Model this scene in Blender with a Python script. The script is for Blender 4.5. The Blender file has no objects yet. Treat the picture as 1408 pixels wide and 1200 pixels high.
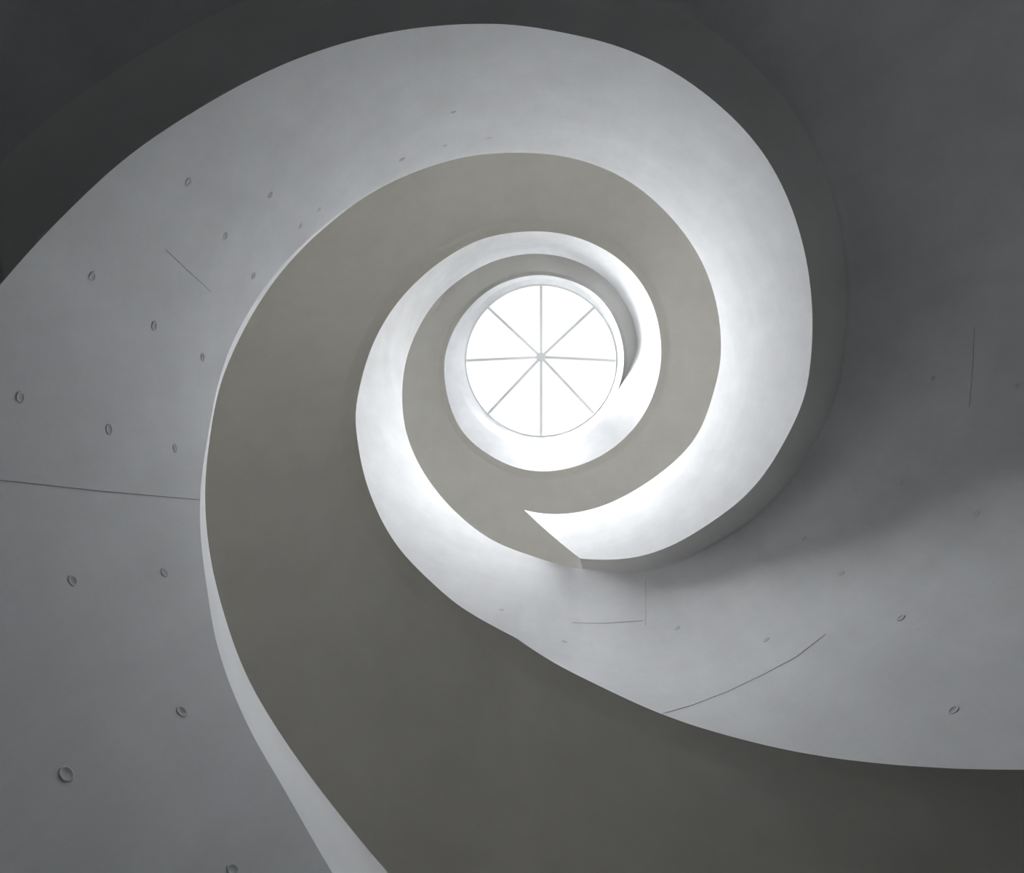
import bpy, bmesh, math, random
import numpy as np
from mathutils import Vector, Matrix
from mathutils.bvhtree import BVHTree

S = bpy.context.scene
COL = S.collection
random.seed(7)

# ------------------------------------------------------------------ camera
F = 1280.0                      # focal length in pixels of the 1408 px frame
CX, CY = 744.0, 491.0          # where the plumb line above the lens meets the frame
EYE = 0.60                     # lens height above the floor
cam = bpy.data.cameras.new('camera')
cam.sensor_width = 36.0
cam.lens = F / 1408.0 * 36.0
cam.shift_x = (704.0 - CX) / 1408.0
cam.shift_y = (CY - 600.0) / 1408.0
cam.clip_start = 0.01
camo = bpy.data.objects.new('camera', cam)
camo.location = (0, 0, EYE)
camo.rotation_euler = (math.pi, 0, 0)          # lying on the floor, looking straight up
COL.objects.link(camo)
S.camera = camo

# ------------------------------------------------------------------ light
RS = 1.48                      # radius of the skylight opening
ZT = RS * F / 105.0 + EYE      # height of the skylight glass
SKY_Y = 0.065                  # the opening sits a hand's width off the plumb line
RO = 4.8                       # radius of the outer wall

w = bpy.data.worlds.new('overcast_sky'); S.world = w
w.use_nodes = True
nt = w.node_tree; nt.nodes.clear()
wo = nt.nodes.new('ShaderNodeOutputWorld'); bg = nt.nodes.new('ShaderNodeBackground')
bg.inputs['Color'].default_value = (0.98, 0.985, 1.0, 1)
bg.inputs['Strength'].default_value = 1.12
nt.links.new(bg.outputs[0], wo.inputs[0])

sd = bpy.data.lights.new('hazy_sun', 'SUN')
sd.energy = 35.5
sd.angle = math.radians(52)
sd.color = (0.955, 0.97, 1.0)
so = bpy.data.objects.new('hazy_sun', sd); COL.objects.link(so)
so.location = (-6, -6, 30)
so.rotation_euler = Vector((0.145, 0.215, -1)).to_track_quat('-Z', 'Y').to_euler()

pd = bpy.data.lights.new('skylight_portal', 'AREA')
pd.shape = 'DISK'; pd.size = 3.3
pd.cycles.is_portal = True
po = bpy.data.objects.new('skylight_portal', pd); COL.objects.link(po)
po.location = (0, 0, ZT + 1.3)

vs = S.view_settings
S.display_settings.display_device = 'sRGB'
vs.view_transform = 'Standard'; vs.look = 'None'; vs.gamma = 1.0
vs.use_curve_mapping = False
vs.exposure = 0.0
cy = S.cycles
cy.max_bounces = 24; cy.diffuse_bounces = 20; cy.glossy_bounces = 4; cy.transparent_max_bounces = 12
cy.sample_clamp_indirect = 0.0
cy.use_denoising = True

# ------------------------------------------------------------------ materials
def concrete(name, col, mott=0.06, rough=0.75, bump=0.15, scale=1.0):
    m = bpy.data.materials.new(name); m.use_nodes = True
    t = m.node_tree; n = t.nodes; l = t.links
    b = n['Principled BSDF']
    b.inputs['Roughness'].default_value = rough
    b.inputs['Specular IOR Level'].default_value = 0.25
    tc = n.new('ShaderNodeTexCoord')
    def noise(sc, det, stretch=(1, 1, 1)):
        mp = n.new('ShaderNodeMapping'); mp.inputs['Scale'].default_value = stretch
        l.new(tc.outputs['Object'], mp.inputs['Vector'])
        k = n.new('ShaderNodeTexNoise'); k.inputs['Scale'].default_value = sc * scale
        k.inputs['Detail'].default_value = det; k.inputs['Roughness'].default_value = 0.6
        l.new(mp.outputs[0], k.inputs['Vector']); return k
    a = noise(1.1, 5); c = noise(2.2, 6, (1.6, 1.6, 0.35)); d = noise(38, 3)
    def lin(src, amp):
        mr = n.new('ShaderNodeMapRange')
        mr.inputs['From Min'].default_value = 0.3; mr.inputs['From Max'].default_value = 0.7
        mr.inputs['To Min'].default_value = 1 - amp; mr.inputs['To Max'].default_value = 1 + amp
        l.new(src.outputs['Fac'], mr.inputs['Value']); return mr
    def mul(x, y):
        k = n.new('ShaderNodeMath'); k.operation = 'MULTIPLY'
        l.new(x.outputs[0], k.inputs[0]); l.new(y.outputs[0], k.inputs[1]); return k
    v = mul(mul(lin(a, mott), lin(c, mott * 0.8)), lin(d, mott * 0.25))
    rgb = n.new('ShaderNodeVectorMath'); rgb.operation = 'SCALE'
    rgb.inputs[0].default_value = col
    l.new(v.outputs[0], rgb.inputs['Scale'])
    l.new(rgb.outputs[0], b.inputs['Base Color'])
    bp = n.new('ShaderNodeBump'); bp.inputs['Strength'].default_value = bump
    bp.inputs['Distance'].default_value = 0.01
    l.new(a.outputs['Fac'], bp.inputs['Height'])
    l.new(bp.outputs[0], b.inputs['Normal'])
    return m

def plain(name, col, rough=0.5, metal=0.0):
    m = bpy.data.materials.new(name); m.use_nodes = True
    t = m.node_tree; b = t.nodes['Principled BSDF']
    k = t.nodes.new('ShaderNodeTexNoise'); k.inputs['Scale'].default_value = 25
    mx = t.nodes.new('ShaderNodeMix'); mx.data_type = 'RGBA'
    mx.inputs[6].default_value = (*col, 1); mx.inputs[7].default_value = (*[c * 0.88 for c in col], 1)
    t.links.new(k.outputs['Fac'], mx.inputs[0]); t.links.new(mx.outputs[2], b.inputs['Base Color'])
    b.inputs['Roughness'].default_value = rough; b.inputs['Metallic'].default_value = metal
    return m

M_WALL = concrete('fair_faced_concrete', (0.76, 0.77, 0.785))
M_SOF = concrete('soffit_plaster', (0.86, 0.85, 0.825), mott=0.03, bump=0.05)
M_FLOOR = concrete('floor_screed', (0.82, 0.81, 0.79))
M_STONE = concrete('dark_stone_floor', (0.07, 0.069, 0.068), rough=0.5)
M_COPE = concrete('smooth_coping', (0.71, 0.717, 0.73), mott=0.03, bump=0.04)
M_PIT = plain('tie_hole_mortar', (0.66, 0.67, 0.68), 0.9)
M_PITD = plain('tie_hole_recess', (0.16, 0.165, 0.17), 0.95)
M_JOINT = plain('joint_shadow_gap', (0.50, 0.505, 0.51), 0.95)
M_RIB = plain('white_painted_steel', (0.74, 0.76, 0.75), 0.4)
M_FRAME = concrete('white_plaster_curb', (0.70, 0.705, 0.71), mott=0.015, bump=0.02)
g = bpy.data.materials.new('clear_glass'); g.use_nodes = True
t = g.node_tree; t.nodes.clear()
o_ = t.nodes.new('ShaderNodeOutputMaterial'); tr = t.nodes.new('ShaderNodeBsdfTransparent')
tr.inputs[0].default_value = (0.95, 0.955, 0.955, 1)
gl = t.nodes.new('ShaderNodeBsdfGlossy'); gl.inputs['Roughness'].default_value = 0.05
fr = t.nodes.new('ShaderNodeFresnel'); fr.inputs[0].default_value = 1.45
mx = t.nodes.new('ShaderNodeMixShader')
t.links.new(fr.outputs[0], mx.inputs[0]); t.links.new(tr.outputs[0], mx.inputs[1])
t.links.new(gl.outputs[0], mx.inputs[2]); t.links.new(mx.outputs[0], o_.inputs[0])
M_GLASS = g

# ------------------------------------------------------------------ object helpers
def link(o, parent=None):
    COL.objects.link(o)
    if parent is not None: o.parent = parent
    return o

def tag(o, label=None, cat=None, group=None, kind=None):
    if label: o['label'] = label
    if cat: o['category'] = cat
    if group: o['group'] = group
    if kind: o['kind'] = kind
    return o

def empty(name, loc=(0, 0, 0)):
    o = bpy.data.objects.new(name, None); o.location = loc; o.empty_display_size = 0.2
    return link(o)

def normals_of(P):
    du = np.gradient(P, axis=0); dv = np.gradient(P, axis=1)
    N = np.cross(du, dv)
    L = np.linalg.norm(N, axis=2, keepdims=True); L[L < 1e-12] = 1
    return N / L

class Mesh:
    """collects grids of points (columns along the spiral, rows across it)"""
    def __init__(self): self.v = []; self.f = []; self.n = []; self.c = 0
    def grid(self, P, N=None):
        P = np.asarray(P, float); a, b, _ = P.shape
        if N is None: N = normals_of(P)
        base = self.c
        self.v.append(P.reshape(-1, 3)); self.n.append(N.reshape(-1, 3)); self.c += a * b
        for i in range(a - 1):
            for j in range(b - 1):
                q = base + i * b + j
                self.f.append((q, q + b, q + b + 1, q + 1))
    def build(self, name, mat, parent=None, custom=True):
        V = np.concatenate(self.v); N = np.concatenate(self.n)
        me = bpy.data.meshes.new(name)
        me.from_pydata(V.tolist(), [], self.f); me.update()
        me.polygons.foreach_set('use_smooth', [True] * len(me.polygons))
        if custom: me.normals_split_custom_set_from_vertices(N.tolist())
        me.materials.append(mat)
        o = bpy.data.objects.new(name, me)
        return link(o, parent)

def cyl(R, ang, z):
    """R, ang(deg), z arrays -> points; y runs down the photograph, x to its right"""
    R, ang, z = np.broadcast_arrays(np.asarray(R, float), np.radians(np.asarray(ang, float)), np.asarray(z, float))
    return np.stack([R * np.cos(ang), R * np.sin(ang), z], axis=-1)

def between(a, b, n):
    """two point rows -> ruled grid with n+1 rows"""
    t = np.linspace(0, 1, n + 1)[None, :, None]
    return a[:, None, :] * (1 - t) + b[:, None, :] * t

# ------------------------------------------------------------------ the helical edges
# every edge lies on the void cylinder of radius RV; its height along the turn is what was surveyed
RV = 2.0
def survey(pts, start):
    """sight lines to the edge -> unwrapped azimuth and height on the void cylinder"""
    out = []; last = start
    for x, y in pts:
        th = math.degrees(math.atan2(y - CY, x - CX)); r = math.hypot(x - CX, y - CY)
        while th < last - 180: th += 360
        while th > last + 180: th -= 360
        last = th; out.append((th, RV * F / r, r))
    return np.array(out)

def fit(data, lo, hi, kinks=(), lam=0.02, step=0.5):
    X = np.arange(lo, hi + step / 2, step); n = len(X)
    A = np.zeros((len(data), n)); W = np.zeros(len(data))
    for k, (th, z, r) in enumerate(data):
        u = (th - lo) / step; i = min(max(int(math.floor(u)), 0), n - 2); f = u - i
        A[k, i] = 1 - f; A[k, i + 1] = f; W[k] = (r * r / (RV * F)) ** 2
    D = np.zeros((n - 2, n))
    for i in range(n - 2): D[i, i:i + 3] = (1, -2, 1)
    D /= step * step
    P = np.full(n - 2, lam)
    zg = np.interp(X[1:-1], data[:, 0], data[:, 1]); P = P * (RV * F / zg ** 2) ** 2 * 40
    for k in kinks: P[np.abs(X[1:-1] - k) < step * 0.9] *= 1e-4
    # noise floor on the right-hand side is ~1 px
    H = A.T @ (W[:, None] * A) + D.T @ (P[:, None] * D)
    Z = np.linalg.solve(H, A.T @ (W * data[:, 1]))
    return lambda a: np.interp(a, X, Z)

A_OUT = [(0,392),(30,357),(100,284),(172,218),(250,164),(375,95),(470,60),(555,41),(655,33),(704,34),(769,44),(844,62),
         (919,95),(989,145),(1049,210),(1084,275),(1106,345),(1117,435),(1115,490),(1106,545),(1082,600),(1054,647),
         (1024,682),(979,717),(929,747),(894,761),(844,769),(797,767),(767,743),(741,720),(721,701)]
A_IN2 = [(534,1200),(477,1132),(425,1065),(380,1000),(340,930),(310,850),(292,780),(283,710),(282,675),(285,630),(289,600),
         (300,540),(320,485),(350,427),(390,370),(450,310),(500,272),(550,245),(600,226),(650,214),(704,210),(769,214),
         (819,227),(869,252),(919,295),(954,340),(979,395),(991,460),(990,500),(981,540),(957,600),(924,637),(879,670),
         (829,695),(779,706),(749,706),(721,701)]
A_IN1 = [(457,1200),(422,1140),(385,1075),(350,1015),(320,950),(297,880),(285,810),(277,750),(275,705),(276,670),(280,635),
         (286,600),(296,545),(314,485),(343,427),(384,370),(446,310),(498,272),(549,245)]
C_OUT = [(1408,1058),(1329,1057),(1229,1051),(1154,1043),(1079,1030),(1004,1012),(911,982),(829,945),(769,915),(724,887),
         (710,877),(672,857),(635,835),(590,797),(550,755),(520,705),(500,650),(491,600),(489,580),(495,530),(510,480),(535,432),
         (575,385),(625,347),(665,328),(704,320),(738,318),(784,324),(831,343),(869,373),(895,413),(907.6,460),(909,490),
         (903,528),(888.5,564),(861,600),(827,626),(784,643),(746,648),(708,642),(670,623.5),(640,598),(621,564),(611.5,521.5),
         (612,490),(623,456),(644,424),(674,398),(708,383),(742,378),(776,383.5),(810,398),(835,422),(850,451),(857,481),(856,512)]
C_IN = [(797,782),(767,775),(725,762),(682,745),(640,716),(602,677),(572,630),(557,587),(553,545),(557,502),(572,458),
        (597,417),(640,379),(682,358),(733,349),(776,354),(818,373),(852,407),(869,439),(877,473),(877,502)]
sA = survey(A_OUT, 190); sI2 = survey(A_IN2, 106); sI1 = survey(A_IN1, 112)
sC = survey(C_OUT, 40); sCI = survey(C_IN, 80)
TIP = sA[27, 0]; TIPE = sA[-1, 0]
fA = fit(sA, 90, 470, kinks=(TIP,), lam=0.08)
fI2 = fit(sI2, 90, 470)
fI1 = fit(sI1, 90, 260)
fC = fit(sC, -40, 790, kinks=(94.8,))
fCI = fit(sCI, 70, 420)
sCIend = sCI[-1, 0]
def smooth(a, lo, hi):
    t_ = np.clip((np.asarray(a, float) - lo) / (hi - lo), 0, 1); return t_ * t_ * (3 - 2 * t_)

# =================================================================== SETTING
PH_SEAM = 94.8                 # azimuth of the construction joint where the lower wall becomes a parapet
PH_SLIT = 388.0                # where the upper opening closes
A_START = 100.0
def zA(p):                     # underside edge of the lower run, easing down to the floor out of frame
    p = np.asarray(p, float)
    return np.where(p < 190, np.minimum(fA(p), fA(190.0) - (190 - p) * 0.014 * F / 900), fA(np.minimum(p, TIPE)))

RT_P = [176, 230, 270, 310, 360, 400, 430, TIP - 8]; RT_V = [1.18, 1.20, 1.20, 1.17, 1.115, 1.09, 1.065, 1.052]
DZ_P = [176, 270, 360, 400, TIP - 8]; DZ_V = [0.34, 0.48, 0.55, 0.22, -0.20]
def lip_grid(ra, za, rb, zb_, ph_, crisp, n=9):
    t_ = np.linspace(0, 1, n + 1)[None, :]
    c_ = np.asarray(crisp, float).reshape(-1, 1) * np.ones((len(ph_), 1))
    zz = (za[:, None] + (zb_ - za)[:, None] * (c_ * t_ + (1 - c_) * np.sin(t_ * math.pi / 2)))
    rr = ra[:, None] + (rb - ra)[:, None] * t_
    return cyl(rr, ph_[:, None], zz + EYE)
def lip(zo, ratio, dz):        # underside edge strip: rises a little and runs outwards to a crease
    z2 = zo + dz
    return RV * ratio * z2 / zo, z2

def soft(p, X, Y, w=18.0):     # rounded version of a stepped table
    p = np.asarray(p, float)
    return np.mean([np.interp(p + o, X, Y) for o in np.linspace(-w, w, 13)], axis=0)

# ---- one continuous wall: coved soffit under the lower run -> funnel wall -> parapet -> skylight drum
def cove_column(phi, rows):
    zo = float(zA(min(phi, TIP)))
    if phi <= TIP:
        ratio = float(soft(phi, RT_P, RT_V, 8.0))
        dz = float(soft(phi, DZ_P, DZ_V, 8.0))
        R0, z0 = lip(zo, ratio, dz)
    else:
        R0, z0 = RV, float(fCI(phi - 360.0))
        k = smooth(phi, TIP, TIP + 5.0); R1, z1 = lip(float(fA(TIP)), 1.052, -0.20)
        R0 = RV * k + R1 * (1 - k); z0 *= R0 / RV
    th = phi - 360.0
    ze = float(fC(th)) if th > -40 else -5.0
    Re = RV
    if ze < -EYE:
        Re = RV + min(2.0, 0.9 * (-EYE - ze)); ze = -EYE
    RD = float(soft(phi, [190, 230, 270, 320, 350, 370, 390, 410, 425, TIP, PH_SEAM + 360],
                         [4.6, 4.6, 4.5, 4.2, 3.6, 2.95, 2.5, 2.26, 2.14, 2.04, 2.0], 8.0))
    if phi < 425: RD = max(RD, R0)
    c1 = 0.45 + 0.55 * float(smooth(phi, 410, 430))
    p0 = np.array([R0, z0]); p3 = np.array([Re, ze]); hgt = z0 - ze
    p1 = np.array([R0 + c1 * (RD - R0), z0 - 0.04 * hgt]); bump = 0.24 * float(smooth(phi, 402, 430) * (1 - smooth(phi, 440, PH_SEAM + 360)))
    p2 = np.array([RD + bump, z0 - 0.45 * hgt])
    s = np.linspace(0, 1, rows)[:, None]
    q = (1 - s) ** 3 * p0 + 3 * (1 - s) ** 2 * s * p1 + 3 * (1 - s) * s * s * p2 + s ** 3 * p3
    return q[::-1]             # bottom edge first

ROWS = 41
phis = np.arange(176.0, PH_SEAM + 360.0 + 0.01, 1.0)
phis = np.append(phis[phis < PH_SEAM + 360 - 0.3], PH_SEAM + 360.0)
colsD = []
for p in phis:
    q = cove_column(p, ROWS)
    colsD.append(cyl(q[:, 0], np.full(ROWS, p), q[:, 1] + EYE))
colsD = np.array(colsD)
phiC = np.append(np.arange(PH_SEAM, PH_SLIT, 1.0), PH_SLIT)
# towards the top the coil draws in to the smaller round opening
def R_low(p): return soft(p, [200, 270, 315, 360, 400, 450, 485, 540, 590, 630, 720, 770], [1.99, 1.935, 1.89, 1.88, 1.94, 2.01, 1.96, 1.79, 1.63, 1.54, 1.515, 1.50])
def R_top(p): return soft(p, [180, 230, 270, 315, 360, 390], [RV, 1.98, 1.92, 1.86, 1.785, 1.69])
RL = R_low(phiC); RT = R_top(phiC)
zc0 = fC(phiC) * RL / RV
zc1 = fCI(np.minimum(phiC, sCIend + 2)) * RT / RV
zmeet = fC(phiC + 360) * R_low(phiC + 360) / RV
k = smooth(phiC, PH_SLIT - 42, PH_SLIT)
zc1 = zc1 * (1 - k) + zmeet * k
RT = RT * (1 - k) + R_low(phiC + 360) * k
colsC = between(cyl(RL, phiC, zc0 + EYE), cyl(RT, phiC, zc1 + EYE), ROWS - 1)
phiU = np.append(np.arange(PH_SLIT, 752, 1.0), 752)
ZRIM = ZT - EYE
RU = R_low(phiU)
zu0 = np.minimum(fC(phiU) * RU / RV, ZRIM - 0.01)
rim = np.full(len(phiU), ZRIM)
fr_ = np.clip((fC(phiU + 360) * R_low(phiU + 360) / RV - zu0) / (rim - zu0), 0.05, 0.95)
fr_ = np.where(phiU > PH_SLIT + 70, 0.6, fr_)
kq = 1 - smooth(phiU, PH_SLIT, PH_SLIT + 70)
zm = zu0 + (rim - zu0) * (fr_ * kq + 0.6 * (1 - kq))
rm = (RU + (RS - RU) * (zm - zu0) / (rim - zu0)) * (1 - kq) + R_low(phiU + 360) * kq
ga = between(cyl(RU, phiU, zu0 + EYE), cyl(rm, phiU, zm + EYE), 24)
gb = between(cyl(rm, phiU, zm + EYE), cyl(RS, phiU, rim + EYE) + np.array([0, SKY_Y, 0]), 16)
colsU = np.concatenate([ga[:, :-1], gb], axis=1)

allP = np.concatenate([colsD, colsC[1:]], axis=0)
allN = normals_of(allP)
nD = len(colsD)
# the underside strip of the lower run meets the cove: shade them as one surface
pl = phis[phis <= TIP]; zl = zA(pl); nl = len(pl)
dzl = soft(pl, DZ_P, DZ_V, 8.0); rtl = soft(pl, RT_P, RT_V, 8.0)
lipA = lip_grid(np.full(nl, RV), zl, RV * rtl * (zl + dzl) / zl, zl + dzl, pl, smooth(pl, 300, 345))
jn = normals_of(np.concatenate([colsD[:nl], lipA[:, ::-1][:, 1:]], axis=1))
lipN = -jn[:, ROWS - 1:][:, ::-1]
allN[:nl - 1, :ROWS] = jn[:nl - 1, :ROWS]
m = Mesh(); m.grid(colsD, allN[:nD])
wall_r = tag(m.build('wall_right', M_WALL), 'smooth grey concrete wall on the right curling over into a dark soffit under the lower spiral parapet', kind='structure')

m = Mesh(); m.grid(colsU)
nU = cyl(RU + 0.22, phiU, np.minimum(zu0 + 0.62, ZRIM) + EYE); nV = cyl(RS + 0.3, phiU, np.full(len(phiU), ZRIM) + EYE)
kb = phiU < 545
m.grid(between(nU[kb], nV[kb], 2))
wall_u = tag(m.build('wall_upper', M_WALL), 'bright round concrete drum below the skylight', kind='structure')

# ---- outer wall, floor, roof
full = np.linspace(0, 360, 145)
ZM = 2.0 * F / 232.0 + EYE; ZN = 2.0 * F / 158.0 + 0.28 + EYE      # unseen narrowing of the shaft, added so bounced light brightens the upper soffits
m = Mesh(); m.grid(between(cyl(RO, full, 0.0), cyl(RO, full, ZM), 8))
m.grid(between(cyl(RO, full, ZM), cyl(3.95, full, ZM), 1)); m.grid(between(cyl(3.95, full, ZM), cyl(3.95, full, ZN), 4))
m.grid(between(cyl(3.95, full, ZN), cyl(3.95, full, ZN), 1)); m.grid(between(cyl(3.95, full, ZN), cyl(3.95, full, ZT + 0.35), 4))
tag(m.build('wall_outer', M_SOF), kind='structure')
m = Mesh(); m.grid(between(cyl(0.02, full, 0.0), cyl(RO + 0.2, full, 0.0), 10))
tag(m.build('floor', M_STONE), kind='structure')
m = Mesh(); off = np.array([0, SKY_Y, 0])
m.grid(between(cyl(RS + 0.08, full, ZT + 0.3) + off, cyl(RO + 0.2, full, ZT + 0.3), 3))
m.grid(between(cyl(RS + 0.08, full, ZT - 0.0) + off, cyl(RS + 0.08, full, ZT + 0.3) + off, 1))
m.grid(between(cyl(RS, full, ZT - 0.0) + off, cyl(RS + 0.08, full, ZT - 0.0) + off, 1))
tag(m.build('ceiling', M_SOF), kind='structure')

# =================================================================== LOWER RUN
low = tag(empty('spiral_ramp', (0, 0, 0)),
          'broad lower ramp of grey concrete sweeping over the top to a pointed tip', 'ramp')
phiA = np.concatenate([np.arange(A_START, TIP, 1.0), np.linspace(TIP, TIPE, 24)])
za0 = zA(phiA)
i2 = fI2(phiA); i1 = np.where(phiA < 240, np.minimum(fI1(np.minimum(phiA, 240)), i2 - 0.004), i2 - 0.004)
kk = smooth(phiA, 225, 245); i1 = i1 * (1 - kk) + (i2 - 0.008) * kk
i1 = np.where(phiA > TIPE - 6, np.minimum(i1, i2 - 0.004), i1)
za0c = np.minimum(za0, i1 - 0.002)
za0c = np.maximum(za0c, -EYE - 0.05)
# coping leans outwards; more so where the run starts
lean = np.interp(phiA, [100, 130, 160, 182, 200, 235, 250, 470], [0.42, 0.30, 0.16, 0.06, 0.02, 0.015, 0.012, 0.012])
Rc = RV + lean
zc = i2 * Rc / RV
THK = 0.22
inner = between(cyl(RV, phiA, za0c + EYE), cyl(RV, phiA, i1 + EYE), 16)
cope = between(cyl(RV, phiA, i1 + EYE), cyl(Rc, phiA, zc + EYE), 2)
Rb = np.maximum(Rc + 0.02, RV + THK)
phB = phiA - 9.0 * smooth(phiA, TIP - 12, TIP)     # the end is cut back behind its edge
top = between(cyl(Rc, phiA, zc + EYE), cyl(Rb, phB, zc + EYE), 1)
back = between(cyl(Rb, phB, zc + EYE), cyl(Rb, phB, np.where(phiA < TIP, np.minimum(za0c + 0.75 * (1 - smooth(phiA, TIP - 40, TIP - 5)), i1), za0c) + EYE), 4)
m = Mesh(); m.grid(inner); m.grid(back)
par = m.build('parapet', M_WALL, low)
m = Mesh(); m.grid(cope); m.grid(top)
tag(m.build('coping', M_COPE, low), 'pale sloping coping that shows as a bright sliver at bottom left')
# underside strip and the slanted end
m = Mesh(); m.grid(lipA, lipN); m.build('underside_lip', M_SOF, low)
se = phiA >= TIP - 1e-6
E0 = cyl(RV, phiA[se], za0c[se] + EYE); E1 = cyl(Rb[se], phB[se], za0c[se] + EYE)
m = Mesh(); m.grid(between(E0, E1, 1)); m.build('end_face', M_WALL, low)
# walkway slab
pw = np.arange(112, 441, 2.0); zw = np.maximum(zA(np.minimum(pw, TIP)), -EYE + 0.02) + 0.75 * smooth(pw, 112, 188)
m = Mesh(); m.grid(between(cyl(RV + THK, pw, zw + EYE), cyl(RO, pw, zw + EYE), 3)); m.build('walkway', M_FLOOR, low)

# =================================================================== UPPER RUN
up = tag(empty('spiral_ramp', (0, 0, 0)),
         'bright upper ramp of concrete coiling tightly around the round skylight', 'ramp')
m = Mesh(); m.grid(colsC, allN[nD - 1:])
Rk = RT + THK
m.grid(between(cyl(Rk, phiC, zc1 + EYE), cyl(RL + THK, phiC, zc0 + 0.62 + EYE), 4))
parC = m.build('parapet', M_WALL, up)
m = Mesh()
m.grid(between(cyl(RT, phiC, zc1 + EYE), cyl(RT + 0.012, phiC, zc1 + EYE + 0.05), 1))
m.grid(between(cyl(RT + 0.012, phiC, zc1 + EYE + 0.05), cyl(Rk, phiC, zc1 + EYE + 0.05), 1))
m.build('coping', M_COPE, up)
pb = np.arange(-12, 748, 1.0)
RB = R_low(pb)
zb = np.minimum(fC(pb) * RB / RV, ZRIM - 0.01)
zbf = np.maximum(zb, -EYE)
dzb = soft(pb, [-20, 100, 400, 770], [0.2, 0.38, 0.38, 0.08])
rat = soft(pb, [-20, 40, 95, 180, 270, 400, 600, 770], [1.08, 1.10, 1.10, 1.09, 1.09, 1.08, 1.05, 1.04])
z2 = zbf + dzb
R2 = np.clip(RB * rat * z2 / np.maximum(zb, 0.3), RB + 0.04, 2.7)
lg = lip_grid(RB, zbf, R2, z2, pb, 0.25)
fl = between(cyl(R2, pb, z2 + EYE), cyl(RO, pb, z2 + EYE - 0.02), 10)
m = Mesh(); m.grid(np.concatenate([lg, fl[:, 1:]], axis=1))
tag(m.build('soffit', M_SOF, up), 'warm grey plastered underside')
pw = np.arange(PH_SEAM, 769, 2.0)
zw = np.minimum(fC(pw) * R_low(pw) / RV + 0.45, ZRIM - 0.02)
m = Mesh(); m.grid(between(cyl(RV + THK, pw, zw + EYE), cyl(RO, pw, zw + EYE), 3)); m.build('walkway', M_FLOOR, up)

# =================================================================== SKYLIGHT
sky = tag(empty('skylight', (0, SKY_Y, ZT)), 'round white skylight with eight thin ribs at the eye of the spiral', 'skylight')
m = Mesh()
RI = 1.448
m.grid(between(cyl(RI, full, 0.0), cyl(RI, full, 0.06), 2))
m.grid(between(cyl(RS, full, -0.01), cyl(RI, full, 0.0), 1))
m.grid(between(cyl(RI, full, 0.06), cyl(RS + 0.02, full, 0.06), 1))
m.build('curb_ring', M_FRAME, sky)
APEX = 0.45
for i in range(8):
    a = i * 45.0
    d = Vector((math.cos(math.radians(a)), math.sin(math.radians(a)), 0)); s_ = Vector((-d.y, d.x, 0))
    v = []; hw, hh = 0.022, 0.05
    HC = Vector((0, -SKY_Y, 0))
    for R, z in ((0.06, APEX), (RI + 0.02, 0.02)):
        for su, sz in ((-1, -1), (1, -1), (1, 1), (-1, 1)):
            v.append((HC if R < 0.1 else Vector()) + d * R + s_ * (hw * su) + Vector((0, 0, z + hh * sz)))
    f = [(0, 1, 5, 4), (1, 2, 6, 5), (2, 3, 7, 6), (3, 0, 4, 7), (3, 2, 1, 0), (4, 5, 6, 7)]
    me = bpy.data.meshes.new('rib'); me.from_pydata(v, [], f); me.materials.append(M_RIB)
    link(bpy.data.objects.new('rib', me), sky)
    aa = np.linspace(a, a + 45, 7)
    P = between(cyl(0.05, aa, APEX + 0.06) + np.array([0, -SKY_Y, 0]), cyl(RI + 0.03, aa, 0.08), 1)
    mm = Mesh(); mm.grid(P); mm.build('pane', M_GLASS, sky, custom=False)
bm = bmesh.new()
bmesh.ops.create_cone(bm, cap_ends=True, segments=20, radius1=0.095, radius2=0.075, depth=0.16)
bmesh.ops.translate(bm, verts=bm.verts, vec=(0, -SKY_Y, APEX))
me = bpy.data.meshes.new('hub'); bm.to_mesh(me); bm.free(); me.materials.append(M_RIB)
link(bpy.data.objects.new('hub', me), sky)

# =================================================================== TIE HOLES AND JOINTS
def bvh(o):
    me = o.data
    return BVHTree.FromPolygons([v.co.copy() for v in me.vertices], [tuple(p.vertices) for p in me.polygons])
trees = {'A': (bvh(par), par), 'C': (bvh(parC), parC), 'D': (bvh(wall_r), wall_r)}
eye = Vector((0, 0, EYE))
def spot(s, x, y):
    hit = trees[s][0].ray_cast(eye, Vector(((x - CX) / F, (y - CY) / F, 1)).normalized())
    if hit[0] is None: return None
    n = hit[1]
    if n.dot(eye - hit[0]) < 0: n = -n
    return hit[0], n

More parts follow.
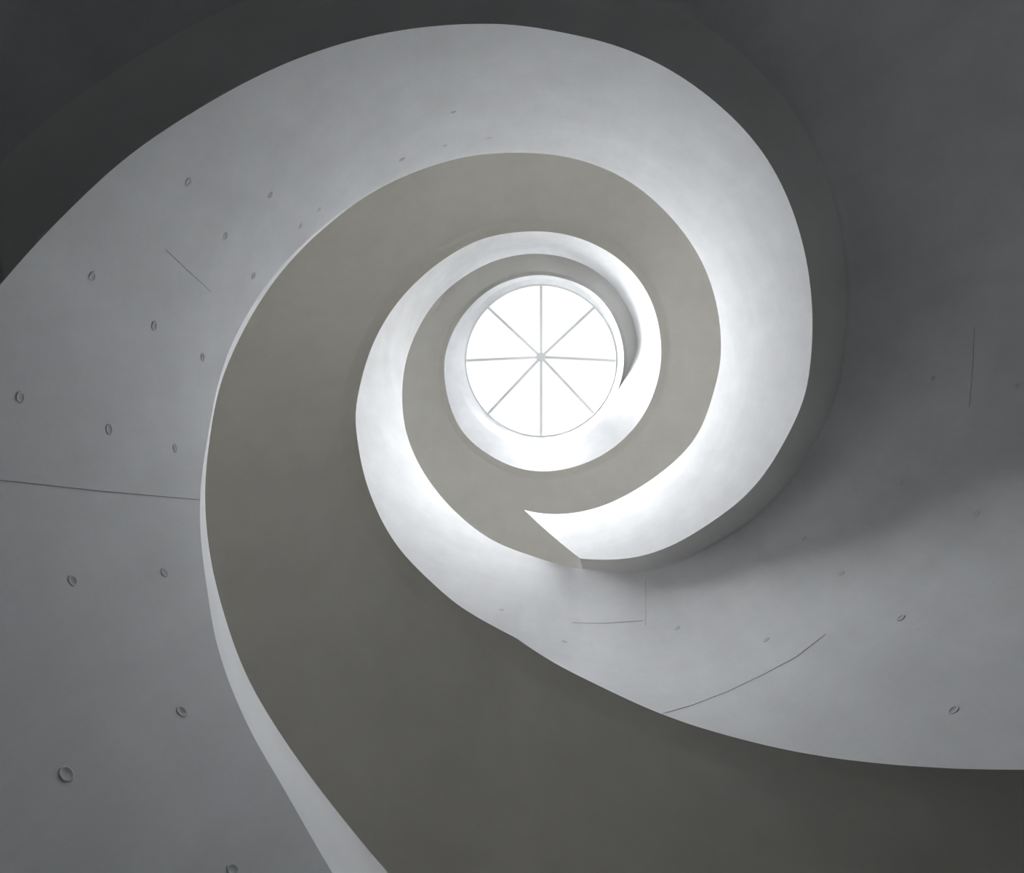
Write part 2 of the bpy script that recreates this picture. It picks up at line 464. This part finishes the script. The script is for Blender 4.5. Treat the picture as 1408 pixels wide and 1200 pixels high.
def tie_mesh():
    bm = bmesh.new(); seg = 14
    prof = [(1.25, -0.02), (1.12, 0.055), (1.0, 0.07), (0.85, 0.02), (0.25, 0.012)]
    rings = [[bm.verts.new((r * math.cos(2 * math.pi * k / seg), r * math.sin(2 * math.pi * k / seg), z)) for k in range(seg)] for r, z in prof]
    for a, b in zip(rings, rings[1:]):
        for k in range(seg): bm.faces.new((a[k], a[(k + 1) % seg], b[(k + 1) % seg], b[k]))
    cap = bm.faces.new(rings[-1])
    me = bpy.data.meshes.new('tie_hole'); bm.to_mesh(me); bm.free()
    me.materials.append(M_WALL); me.materials.append(M_PIT)
    for p in me.polygons:
        p.use_smooth = True
        r = math.hypot(p.center.x, p.center.y)
        if r < 0.8: p.material_index = 1
    return me
TIE = tie_mesh()
ties = {'A': [(259,250),(372,268),(310,325),(127,380),(212,448),(279,491),(28,546),(150,590),(241,616),(349,379),(100,798),
              (226,787),(250,978),(91,1064),(320,1195),(439,288),(413,311),(553,220),(612,200),(624,154),(673,190)],
        'D': [(1399,530),(1342,706),(1239,849),(1311,976),(1054,879),(1157,788),(1106,740),(1241,663),(1283,520),(932,863),(776,882)],
        'C': [(758,786),(690,838)]}
for s, lst in ties.items():
    for x, y in lst:
        h = spot(s, x, y)
        if not h: continue
        p, n = h
        o = bpy.data.objects.new('tie_hole', TIE)
        rad = 0.019 + 0.005 * random.random()
        q = n.to_track_quat('Z', 'Y').to_matrix().to_4x4()
        o.matrix_world = Matrix.Translation(p + n * 0.0005) @ q @ Matrix.Diagonal((rad, rad * 1.25, rad * 1.3, 1))
        link(o, trees[s][1])

def joint(s, pts, width=0.006, steps=14):
    path = []
    for (x0, y0), (x1, y1) in zip(pts, pts[1:]):
        for k in range(steps):
            t_ = k / steps
            h = spot(s, x0 + (x1 - x0) * t_, y0 + (y1 - y0) * t_)
            if h: path.append(h)
    h = spot(s, *pts[-1])
    if h: path.append(h)
    rows = []
    for i, (p, n) in enumerate(path):
        a = path[max(i - 1, 0)][0]; b = path[min(i + 1, len(path) - 1)][0]
        side = (b - a).cross(n).normalized() * width * 0.5
        rows.append([p - side + n * 0.0008, p - side * 0.4 + n * 0.0022, p + side * 0.4 + n * 0.0022, p + side + n * 0.0008])
    m = Mesh(); m.grid(np.array([[list(c) for c in r] for r in rows]))
    m.build('joint', M_JOINT, trees[s][1], custom=False)
joint('A', [(0, 660), (140, 675), (275, 687)], 0.004)
joint('A', [(228, 343), (262, 375), (290, 401)], 0.003)
joint('D', [(911, 981), (950, 970), (1000, 951), (1050, 927), (1095, 903), (1135, 872)], 0.004)
joint('D', [(888, 797), (888, 860)], 0.004)
joint('D', [(787, 856), (830, 857), (884, 853)], 0.003)
joint('D', [(1340, 450), (1338, 500), (1333, 560)], 0.004)
